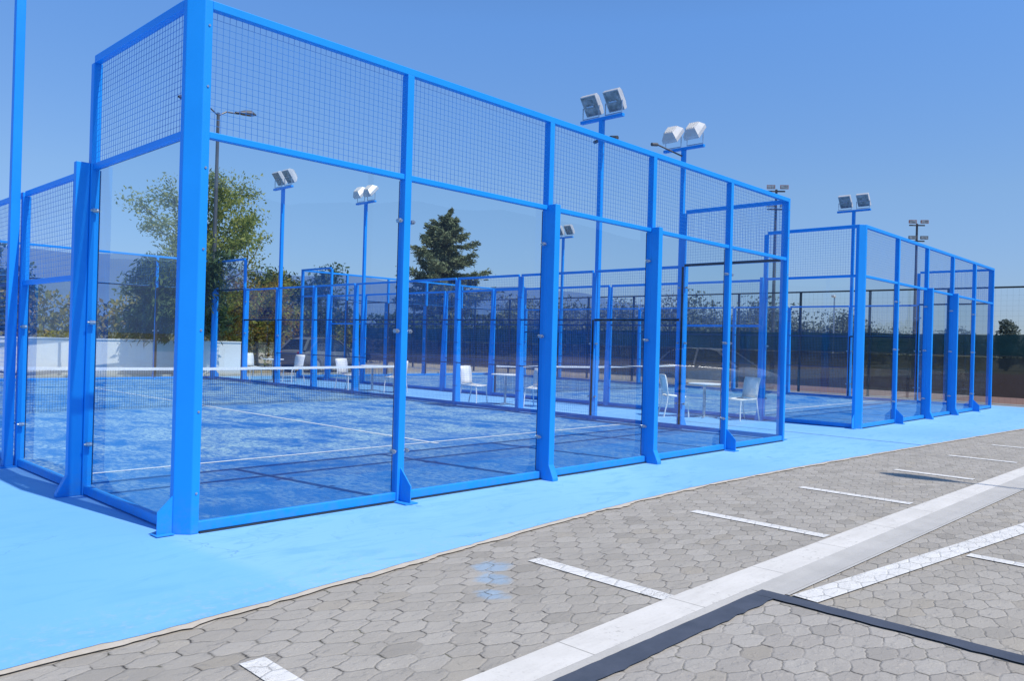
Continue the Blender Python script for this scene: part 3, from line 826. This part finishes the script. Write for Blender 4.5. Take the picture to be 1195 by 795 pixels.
cloth(1.49, 2.18, .10, .05).build('green_windscreen', 'screen_top', fe)
cloth(.20, 1.47, .10, .05).build('dark_windscreen', 'screen_low', fe)
tag(fe, 'long tennis court fence with dark green windscreen on the right', 'fence')

# ------------------------------------------------------------------ vegetation
def leaf_mesh(name, centers, size, mat, aspect=2.0, droop=0., jitter=.4, updir=.35, dirs=None):
    n = len(centers)
    nrm = rng.normal(size=(n, 3)); nrm[:, 2] += updir; nrm /= np.linalg.norm(nrm, axis=1)[:, None]
    t = rng.normal(size=(n, 3)); t[:, 2] -= droop
    if dirs is not None: t = dirs * 2.2 + rng.normal(size=(n, 3)) * .6; t[:, 2] -= droop
    t -= nrm * (t * nrm).sum(1)[:, None]; t /= np.linalg.norm(t, axis=1)[:, None] + 1e-9
    b = np.cross(nrm, t)
    L = size * (1 + jitter * rng.normal(size=n)).clip(.4, 1.9); Wd = L / aspect
    c = centers
    v = np.empty((n, 4, 3))
    v[:, 0] = c - t * (L / 2)[:, None]; v[:, 1] = c + b * (Wd / 2)[:, None]; v[:, 2] = c + t * (L / 2)[:, None] - nrm * (L * .12)[:, None]; v[:, 3] = c - b * (Wd / 2)[:, None]
    me = bpy.data.meshes.new(name)
    me.vertices.add(n * 4); me.vertices.foreach_set('co', v.reshape(-1))
    me.loops.add(n * 4); me.loops.foreach_set('vertex_index', np.arange(n * 4, dtype=np.int32))
    me.polygons.add(n); me.polygons.foreach_set('loop_start', np.arange(0, n * 4, 4, dtype=np.int32))
    me.polygons.foreach_set('loop_total', np.full(n, 4, dtype=np.int32))
    me.update(); me.materials.append(M[mat]); return me
def skeleton(base, h, lean, spread, nb, seed, r0=.16, start=.3, up=.6, sub=4):
    rd = random.Random(seed); segs = []; tips = []
    pts = [Vector((0, 0, 0))]; n = 7
    for i in range(1, n + 1):
        t = i / n; pts.append(Vector((lean[0] * t + rd.uniform(-.08, .08) * h * .15, lean[1] * t + rd.uniform(-.08, .08) * h * .15, h * .9 * t)))
    segs.append((pts, [r0 * (1 - .85 * i / n) for i in range(n + 1)]))
    for b in range(nb):
        t = start + (1 - start) * (b + rd.random() * .6) / nb; i = min(int(t * n), n - 1); p = pts[i].lerp(pts[i + 1], t * n - i)
        an = b * 2.4 + rd.uniform(-.5, .5); L = spread * (1.05 - .55 * abs(t - .45)) * rd.uniform(.7, 1.1)
        d = Vector((math.cos(an), math.sin(an), up * rd.uniform(.3, 1.4))).normalized()
        q = [p]; m = 5
        for k in range(m):
            d = (d + Vector((rd.uniform(-.22, .22), rd.uniform(-.22, .22), rd.uniform(-.14, .22)))).normalized(); q.append(q[-1] + d * L / m)
        segs.append((q, [r0 * .42 * (1 - t * .5) * (1 - .8 * k / m) for k in range(m + 1)]))
        for s in range(sub):
            k = rd.randint(1, m); pp = q[k]; dd = (d + Vector((rd.uniform(-.9, .9), rd.uniform(-.9, .9), rd.uniform(-.5, .8)))).normalized(); ln = L * rd.uniform(.22, .5)
            q2 = [pp, pp + dd * ln * .5, pp + dd * ln + Vector((0, 0, rd.uniform(-.1, .1)))]
            segs.append((q2, [.022, .014, .006])); tips.append((q2[-1], dd)); tips.append((q2[1], dd))
        tips.append((q[-1], d)); tips.append((q[-2], d))
    return segs, tips
def broadleaf(name, x, y, h, spread, nb, seed, mat, label, cat, leaves=60, clump=.42, size=.16, group=None, lean=(0, 0), start=.3, up=.6, droop=.3, r0=.16, sub=4, aspect=2.2, scaley=1):
    r = empty(name, (x, y, 0)); segs, tips = skeleton(None, h, lean, spread, nb, seed, r0, start, up, sub)
    mb = MB()
    for p, rr in segs: mb.tube(p, rr, 7 if rr[0] > .05 else 5)
    mb.build('trunk', 'bark', r, smooth=True)
    cs = []; ds = []
    for tp, d in tips:
        k = int(leaves * rng.uniform(.4, 1.5)); cl_ = clump * rng.uniform(.6, 1.35)
        off = np.clip(rng.normal(size=(k, 3)), -1.9, 1.9) * cl_ * .55; off[:, 2] *= .8
        off[:, 2] -= np.abs(off[:, 0]) * droop * .5
        cs.append(np.array(tp)[None] + off); ds.append(np.tile(np.array(d), (k, 1)))
    cs = np.concatenate(cs); ds = np.concatenate(ds)
    cs[:, 2] = np.maximum(cs[:, 2], .15)
    link('crown', leaf_mesh('crown', cs, size, mat, aspect, droop, dirs=ds * .4), r)
    return tag(r, label, cat, group)
M['leafA'] = mat_leaf('olive_leaves', [(.10, .14, .03), (.25, .30, .07), (.38, .42, .11), (.48, .45, .16)], .5, (.30, .11, .03), (3.6, 5.0, 11.8))
M['leafB'] = mat_leaf('dark_leaves', [(.035, .058, .028), (.08, .125, .055), (.15, .21, .10)], .3)
M['leafH'] = mat_leaf('autumn_hedge_leaves', [(.12, .13, .03), (.27, .27, .06), (.42, .36, .10), (.48, .32, .11)], .4)
M['leafC'] = mat_leaf('conifer_needles', [(.05, .07, .04), (.12, .155, .085), (.20, .235, .135), (.27, .28, .16)], .15)
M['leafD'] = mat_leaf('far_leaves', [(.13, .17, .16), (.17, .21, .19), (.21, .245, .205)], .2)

broadleaf('broadleaf_tree', 12.4, 24.6, 6.9, 3.0, 24, 11, 'leafA', 'tall airy broadleaf tree with olive leaves and orange lower leaves behind the white wall', 'tree', 84, .43, .12, lean=(-.6, 0), start=.24, up=.6, sub=5)
broadleaf('drooping_tree', 9.15, 20.95, 3.9, 1.55, 15, 23, 'leafB', 'dark low tree with drooping leaves in front of the white wall', 'tree', 110, .38, .22, start=.35, up=.25, droop=1.1, aspect=4.2, r0=.10)
broadleaf('broadleaf_tree', 15.6, 27.5, 3.3, 2.0, 12, 31, 'leafA', 'shorter leafy tree to the right of the tall broadleaf tree', 'tree', 80, .5, .16)
broadleaf('broadleaf_tree', 19.5, 30.5, 4.1, 2.3, 12, 37, 'leafB', 'dark bushy tree behind the far mesh walls, left of the conifer', 'tree', 80, .55, .18)
broadleaf('broadleaf_tree', 4.2, 25.5, 3.6, 1.8, 11, 41, 'leafB', 'dark green tree at the far left above the hedge', 'tree', 70, .5, .18)

def hedge(x0, y0, x1, y1, h, th, mat, label, seed, size=.15, dens=420):
    r = empty('hedge', (x0, y0, 0)); d = Vector((x1 - x0, y1 - y0)); L = d.length; d.normalize(); nn = Vector((-d.y, d.x))
    n = int(L * dens)
    u = rng.uniform(0, L, n); hh = np.array([h * (1 + .22 * mn.noise(Vector((uu * .8, seed, 0))) + .12 * mn.noise(Vector((uu * 3.1, seed, 4)))) for uu in u])
    z = hh * rng.uniform(0, 1, n) ** .6; w_ = rng.uniform(-1, 1, n) * th * (.6 + .5 * np.sin(z / h * 3))
    c = np.stack([d.x * u + nn.x * w_, d.y * u + nn.y * w_, z], 1)
    link('foliage', leaf_mesh('foliage', c, size, mat, 2.0, .2, updir=.1), r)
    st = MB()
    for k in range(int(L / .8)):
        p = d * (k * .8 + .3); st.tube([(p.x, p.y, 0), (p.x + .05, p.y, h * .5), (p.x - .05, p.y, h * .8)], [.03, .02, .008], 5)
    st.build('stems', 'bark', r)
    return tag(r, label, 'hedge')
hedge(-4, 24.2, 9.5, 23.6, 2.75, .8, 'leafH', 'yellow-green autumn hedge growing above the white wall', 1, .17, 520)
hedge(12.4, 25.5, 24.5, 34.0, 3.0, 1.0, 'leafA', 'mixed green hedge behind the far mesh walls, below the tall broadleaf tree', 2, .18, 420)
hedge(24.6, 34.2, 46, 38, 3.0, 1.2, 'leafB', 'dark hedge in the distance below the conifer', 3, .22, 300)

def conifer(x, y, h, rad, label):
    r = empty('conifer', (x, y, 0)); rd = random.Random(5); mb = MB()
    mb.tube([(0, 0, 0), (.1, 0, h * .4), (-.05, 0, h * .8), (.35, .1, h * .93), (.75, .2, h * 1.0)], [.32, .24, .10, .06, .02], 8)
    cs = []; ds = []
    nb = 104
    for b in range(nb):
        t = (b + .5) / nb; z = h * (.04 + .90 * t); an = b * 2.399 + rd.uniform(-.4, .4)
        L = rad * ((1 - t) ** .72) * rd.choice((.55, .8, 1.0, 1.15, 1.35)) + .5
        d = Vector((math.cos(an), math.sin(an), .10 + .35 * t)); p = Vector((0, 0, z)); q = [p]; m = 8
        if t > .85: p.x = .05 + (t - .85) * 2.6; q = [p.copy()]
        for k in range(m):
            dz = -.10 if k < m * .45 else .12      # sags, then the tip turns up
            d = Vector((d.x + rd.uniform(-.10, .10), d.y + rd.uniform(-.10, .10), d.z + dz)); q.append(q[-1] + d.normalized() * L / m)
        mb.tube(q, [.07 * (1 - t * .7) * (1 - .85 * k / m) + .008 for k in range(m + 1)], 5)
        for k in range(1, m + 1):
            fr = k / m; nn_ = int(70 * (.35 + L / rad)) + 12
            wdt = .07 + L * .105 * math.sin(min(fr, .93) * 3.0)
            off = rng.normal(size=(nn_, 3)) * np.array([wdt, wdt, .09]); off[:, 2] -= np.hypot(off[:, 0], off[:, 1]) * .22
            cs.append(np.array(q[k])[None] + off); dd = off.copy(); dd[:, :2] += np.array(d)[:2] * .5; dd[:, 2] += .15
            dd /= np.linalg.norm(dd, axis=1)[:, None] + 1e-6; ds.append(dd)
    for k in range(60):      # bent leader
        t = k / 59; c0 = np.array([.12 + (t ** 1.2) * .68, .1 * t, h * (.90 + .105 * t)]); cs.append(c0[None] + rng.normal(size=(14, 3)) * (.13 - .07 * t)); ds.append(np.tile([.6, 0, .6], (14, 1)))
    mb.build('trunk', 'bark', r, smooth=True)
    cs = np.concatenate(cs); ds = np.concatenate(ds)
    link('crown', leaf_mesh('crown', cs, .24, 'leafC', 3.0, .1, dirs=ds, updir=.7), r)
    return tag(r, label, 'conifer')
conifer(38.0, 40.4, 11.6, 4.7, 'dark green cedar-like conifer with a bent tip rising behind the courts')

def far_tree(x, y, h, w_, mat, label, group=None, seed=0, slim=False):
    r = empty('far_tree', (x, y, 0)); rd = random.Random(seed)
    MB().tube([(0, 0, 0), (.1, 0, h * .45), (0, 0, h * .8)], [h * .03, h * .02, h * .008], 6).build('trunk', 'bark', r)
    cs = []
    for k in range(26 if not slim else 18):
        if slim: c = np.array([rd.gauss(0, .12) * w_, rd.gauss(0, .12) * w_, h * (.12 + .82 * k / 18)]); s = w_ * .26 * (1.1 - .55 * abs(k / 9 - 1))
        else:
            an = rd.uniform(0, 6.28); rr = w_ * .42 * math.sqrt(rd.random()); t = rd.random()
            c = np.array([math.cos(an) * rr, math.sin(an) * rr, h * (.3 + .6 * t) * (1 - .18 * (rr / w_ * 2) ** 2)]); s = w_ * .13 * rd.uniform(.7, 1.3)
        cs.append(c[None] + np.clip(rng.normal(size=(260, 3)), -1.7, 1.7) * s)
    cs = np.concatenate(cs); cs[:, 2] = np.maximum(cs[:, 2], .2)
    link('crown', leaf_mesh('crown', cs, h * .045, mat, 1.4, updir=0.), r)
    return tag(r, label, 'tree', group)
CX, CY = -2.5463, -5.7071
def at(az, D): return CX + D * math.sin(az), CY + D * math.cos(az)
k = 0
rd = random.Random(3)
FG = 'distant trees along the field edge behind the tennis fence'
az = .80
while az < 1.245:
    D = 118 + rd.uniform(-12, 12); hh = {0: 5.6, 1: 7.2, 2: 6.3}[k % 3] * rd.uniform(.9, 1.12)
    if az > 1.0: hh *= 1.0
    if az > 1.17: hh *= .72
    x, y = at(az, D)
    far_tree(x, y, hh, hh * 1.35, 'leafD', 'hazy round distant tree in the low row behind the tennis fence', FG, 50 + k)
    az += rd.uniform(.022, .040); k += 1
az = 1.29
for i, (az, D, h, w_, slim) in enumerate(((1.295, 95, 3.2, 3.4, 0), (1.318, 95, 4.0, 4.2, 0), (1.364, 96, 5.3, 1.7, 1), (1.392, 100, 3.0, 3.6, 0))):
    x, y = at(az, D)
    far_tree(x, y, h, w_, 'leafD', ['low far bush seen through the last glass panels on the right', 'rounded far bush between the right-hand court and the slim tree', 'slim dark upright tree standing alone near the right edge', 'low far bush at the very right edge'][i], None, 90 + i, bool(slim))
# one continuous low far wood
def treeline(az0, az1, D, h0, name):
    n = 26000; u = rng.uniform(0, 1, n); azs = az0 + (az1 - az0) * u; DD = D + rng.uniform(0, 25, n)
    hh = np.array([h0 * (.75 + .5 * abs(mn.noise(Vector((a_ * 38, 0, 3)))) + .35 * abs(mn.noise(Vector((a_ * 130, 4, 3))))) for a_ in azs])
    z = hh * rng.uniform(0, 1, n) ** .7
    c = np.stack([CX + DD * np.sin(azs), CY + DD * np.cos(azs), z], 1)
    o = link(name, leaf_mesh(name, c, h0 * .13, 'leafD', 1.6)); tag(o, 'far-off low green wood along the horizon' if name == 'distant_wood' else 'low tree belt beyond the car park, dark in the glass reflections', 'wood', None, 'stuff')
treeline(-.1, 1.5, 190, 5.6, 'distant_wood')
treeline(1.75, 3.6, 85, 5.2, 'tree_belt')

# ------------------------------------------------------------------ hills
def hills():
    mb = MB(); D = 6500; n = 360; rows = 10
    key = [(-1.3, .09), (.0, .098), (.24, .100), (.36, .103), (.46, .094), (.55, .086), (.60, .092), (.66, .084), (.72, .076), (.80, .081), (.88, .078), (.96, .062), (1.04, .045), (1.15, .020), (1.3, .006), (1.5, .01), (1.75, .07), (1.95, .11), (2.15, .135), (2.4, .17), (2.6, .165), (2.8, .185), (3.0, .16), (3.4, .17), (4.2, .12), (5.0, .09)]
    def hgt(a_):
        for (a0, h0), (a1, h1) in zip(key, key[1:]):
            if a_ <= a1: t = (a_ - a0) / (a1 - a0); t = t * t * (3 - 2 * t); return h0 + (h1 - h0) * t
        return key[-1][1]
    vs = []
    for i in range(n + 1):
        a_ = -1.3 + 6.28 * i / n; H = hgt(a_) * (.86 if a_ < 1.5 else 1) * D * (1 + .05 * mn.noise(Vector((a_ * 14, 0, 0))) + .02 * mn.noise(Vector((a_ * 60, 0, 0))))
        for j in range(rows + 1):
            t = j / rows; rr = D + (t - 1) * 2200
            z = H * t ** 1.3 + (60 * mn.noise(Vector((a_ * 22, t * 3, 1))) * math.sin(t * math.pi)) - 8 * (1 - t)
            vs.append((CX + rr * math.sin(a_), CY + rr * math.cos(a_), z))
    fs = [(i * (rows + 1) + j, (i + 1) * (rows + 1) + j, (i + 1) * (rows + 1) + j + 1, i * (rows + 1) + j + 1) for i in range(n) for j in range(rows)]
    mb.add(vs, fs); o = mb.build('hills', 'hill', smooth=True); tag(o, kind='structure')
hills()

# ------------------------------------------------------------------ parked cars (seen mirrored in the glass, and far behind the courts)
def car(x, y, rz, body, label, group='parked cars'):
    r = empty('parked_car', (x, y, 0), rz); L = 4.1
    # stations along the length (x forward): x, half width, z low, z belt
    st = [(-2.05, .60, .42, .78), (-1.98, .74, .30, .92), (-1.5, .84, .22, .96), (-.6, .86, .20, .95), (.5, .86, .20, .93), (1.15, .85, .21, .88), (1.7, .80, .24, .76), (1.98, .68, .32, .66), (2.06, .55, .40, .56)]
    mb = MB(); rings = []
    for sx, hw, zl, zb in st:
        rings.append([(sx, -hw * .92, zl), (sx, -hw, zl + .15), (sx, -hw, (zl + zb) / 2 + .08), (sx, -hw * .93, zb - .02), (sx, -hw * .6, zb + .015), (sx, 0, zb + .03), (sx, hw * .6, zb + .015), (sx, hw * .93, zb - .02), (sx, hw, (zl + zb) / 2 + .08), (sx, hw, zl + .15), (sx, hw * .92, zl)])
    n = 11
    for rg in rings: mb.v.extend(rg)
    for i in range(len(rings) - 1):
        for k_ in range(n): mb.f.append((i * n + (k_ + 1) % n, i * n + k_, (i + 1) * n + k_, (i + 1) * n + (k_ + 1) % n))
    mb.f.append(tuple(range(n))); mb.f.append(tuple((len(rings) - 1) * n + k_ for k_ in range(n - 1, -1, -1)))
    bo = mb.build('body', body, r, smooth=True)
    sm = bo.modifiers.new('Subsurf', 'SUBSURF'); sm.levels = 1; sm.render_levels = 1
    # greenhouse
    base = [(-1.85, .70, .93), (-.9, .76, .95), (.3, .76, .94), (1.10, .70, .90)]
    roof = [(-1.45, .52, 1.36), (-.8, .58, 1.46), (.0, .58, 1.45), (.35, .54, 1.38)]
    g = MB()
    for (a_, b_) in zip(base, roof):
        g.v.extend([(a_[0], -a_[1], a_[2] - .03), (b_[0], -b_[1], b_[2]), (b_[0], b_[1], b_[2]), (a_[0], a_[1], a_[2] - .03)])
    for i in range(3):
        o = i * 4
        g.f += [(o, o + 4, o + 5, o + 1), (o + 2, o + 6, o + 7, o + 3), (o + 1, o + 5, o + 6, o + 2)]
    g.f += [(0, 1, 2, 3), (15, 14, 13, 12)]
    g.build('windows', 'carglass', r)
    rf = MB()
    for b_ in roof: rf.v.extend([(b_[0], -b_[1] - .012, b_[2] - .012), (b_[0], -b_[1] * .8, b_[2] + .022), (b_[0], b_[1] * .8, b_[2] + .022), (b_[0], b_[1] + .012, b_[2] - .012)])
    for i in range(3):
        o = i * 4; rf.f += [(o, o + 4, o + 5, o + 1), (o + 1, o + 5, o + 6, o + 2), (o + 2, o + 6, o + 7, o + 3)]
    for s in (-1, 1):
        rf.bar((.36, s * .55, 1.38), (1.10, s * .71, .90), .06, .05); rf.bar((-.35, s * .60, 1.44), (-.38, s * .78, .93), .07, .04); rf.bar((-1.46, s * .53, 1.35), (-1.86, s * .71, .92), .10, .05)
    rf.build('roof', body, r)
    for wx in (-1.28, 1.30):
        for s in (-1, 1):
            w_ = MB().tube([(wx, s * .68, .31), (wx, s * .86, .31)], .31, 24).build('wheel', 'tyre', r)
            MB().tube([(wx, s * .80, .31), (wx, s * .868, .31)], [.20, .19], 16).build('rim', 'rim', w_)
    for s in (-1, 1):
        MB().box((1.93, s * .40, .56), (2.00, s * .66, .67)).build('headlight', 'lens', r, bevel=.02)
        MB().box((-2.03, s * .45, .72), (-1.96, s * .68, .86)).build('tail_light', 'redlens', r, bevel=.02)
        MB().box((.72, s * .84, .92), (.84, s * .99, 1.03)).build('mirror', body, r, bevel=.02)
    return tag(r, label, 'car', group)
car(21.2, -7.5, math.pi / 2, 'carbody', 'silver hatchback parked across the lane, mirrored in the right glass panels')
car(10.9, -15.5, math.pi * .9, 'carbody2', 'dark grey car parked across the lane, mirrored in the glass left of the conifer')
car(17.2, 24.6, .25, 'carbody2', 'dark grey car parked beyond the far end of the nearest court', 'parked cars')

street_lamp(8.62, -9.55, 9.0, 'street lamp across the parking lane whose shadow falls on the bays', math.pi / 2 + .05, reach=1.1)

# ------------------------------------------------------------------ light, sky, camera
SUN_EL = R(57.6); sx_, sy_ = .13, -1.0     # horizontal direction toward the sun
sd_ = Vector((sx_, sy_, 0)).normalized() * math.cos(SUN_EL) + Vector((0, 0, math.sin(SUN_EL)))
sl = bpy.data.lights.new('sun', 'SUN'); sl.energy = 4.2; sl.angle = R(.5); sl.color = (1, .945, .865)
so = bpy.data.objects.new('sun', sl); COL.objects.link(so); so.rotation_euler = (-sd_).to_track_quat('-Z', 'Y').to_euler(); so.location = (0, -10, 30)
w = bpy.data.worlds.new('World'); scene.world = w; w.use_nodes = True
nt = w.node_tree; bg = nt.nodes['Background']; sky = nt.nodes.new('ShaderNodeTexSky'); sky.sky_type = 'NISHITA'; sky.sun_disc = False
sky.sun_elevation = SUN_EL; sky.sun_rotation = math.atan2(sx_, sy_)
sky.air_density = 1.0; sky.dust_density = .6; sky.ozone_density = 2.0; sky.altitude = 200
mulc = nt.nodes.new('ShaderNodeMix'); mulc.data_type = 'RGBA'; mulc.blend_type = 'MULTIPLY'; mulc.inputs[0].default_value = 1
mulc.inputs[7].default_value = (.80, 1.0, 1.30, 1); nt.links.new(sky.outputs[0], mulc.inputs[6]); tc = nt.nodes.new('ShaderNodeTexCoord'); sp = nt.nodes.new('ShaderNodeSeparateXYZ'); nt.links.new(tc.outputs['Generated'], sp.inputs[0])
mulc.inputs[7].default_value = (2, 2, 2, 1)
rp = nt.nodes.new('ShaderNodeValToRGB'); nt.links.new(sp.outputs[2], rp.inputs[0]); el_ = rp.color_ramp.elements
el_[0].position = .05; el_[0].color = (.292, .350, .508, 1); el_[1].position = .75; el_[1].color = (.36, .50, .62, 1)
for p_, c_ in ((.18, (.392, .478, .586, 1)), (.37, (.411, .606, .82, 1))):
    e_ = el_.new(p_); e_.color = c_
m3 = nt.nodes.new('ShaderNodeVectorMath'); m3.operation = 'MULTIPLY'; nt.links.new(mulc.outputs[2], m3.inputs[0]); nt.links.new(rp.outputs[0], m3.inputs[1]); nt.links.new(m3.outputs[0], bg.inputs[0]); bg.inputs[1].default_value = .12

cam = bpy.data.cameras.new('camera'); co = bpy.data.objects.new('camera', cam); COL.objects.link(co); scene.camera = co
yaw, pitch, roll, F = .8097, .0031, .0274, 932.5055
f = Vector((math.sin(yaw) * math.cos(pitch), math.cos(yaw) * math.cos(pitch), math.sin(pitch)))
r = Vector((math.cos(yaw), -math.sin(yaw), 0)); u = r.cross(f)
r2 = r * math.cos(roll) + u * math.sin(roll); u2 = -r * math.sin(roll) + u * math.cos(roll)
mw = Matrix(((r2.x, u2.x, -f.x, 0), (r2.y, u2.y, -f.y, 0), (r2.z, u2.z, -f.z, 0), (0, 0, 0, 1)))
co.matrix_world = Matrix.Translation((CX, CY, 1.4701)) @ mw
cam.sensor_width = 36; cam.lens = F / 1195 * 36; cam.clip_start = .05; cam.clip_end = 20000
scene.view_settings.view_transform = 'Standard'; scene.view_settings.look = 'None'; scene.view_settings.exposure = 0
scene.cycles.transparent_max_bounces = 48; scene.cycles.max_bounces = 10; scene.cycles.glossy_bounces = 5
scene.cycles.use_denoising = True
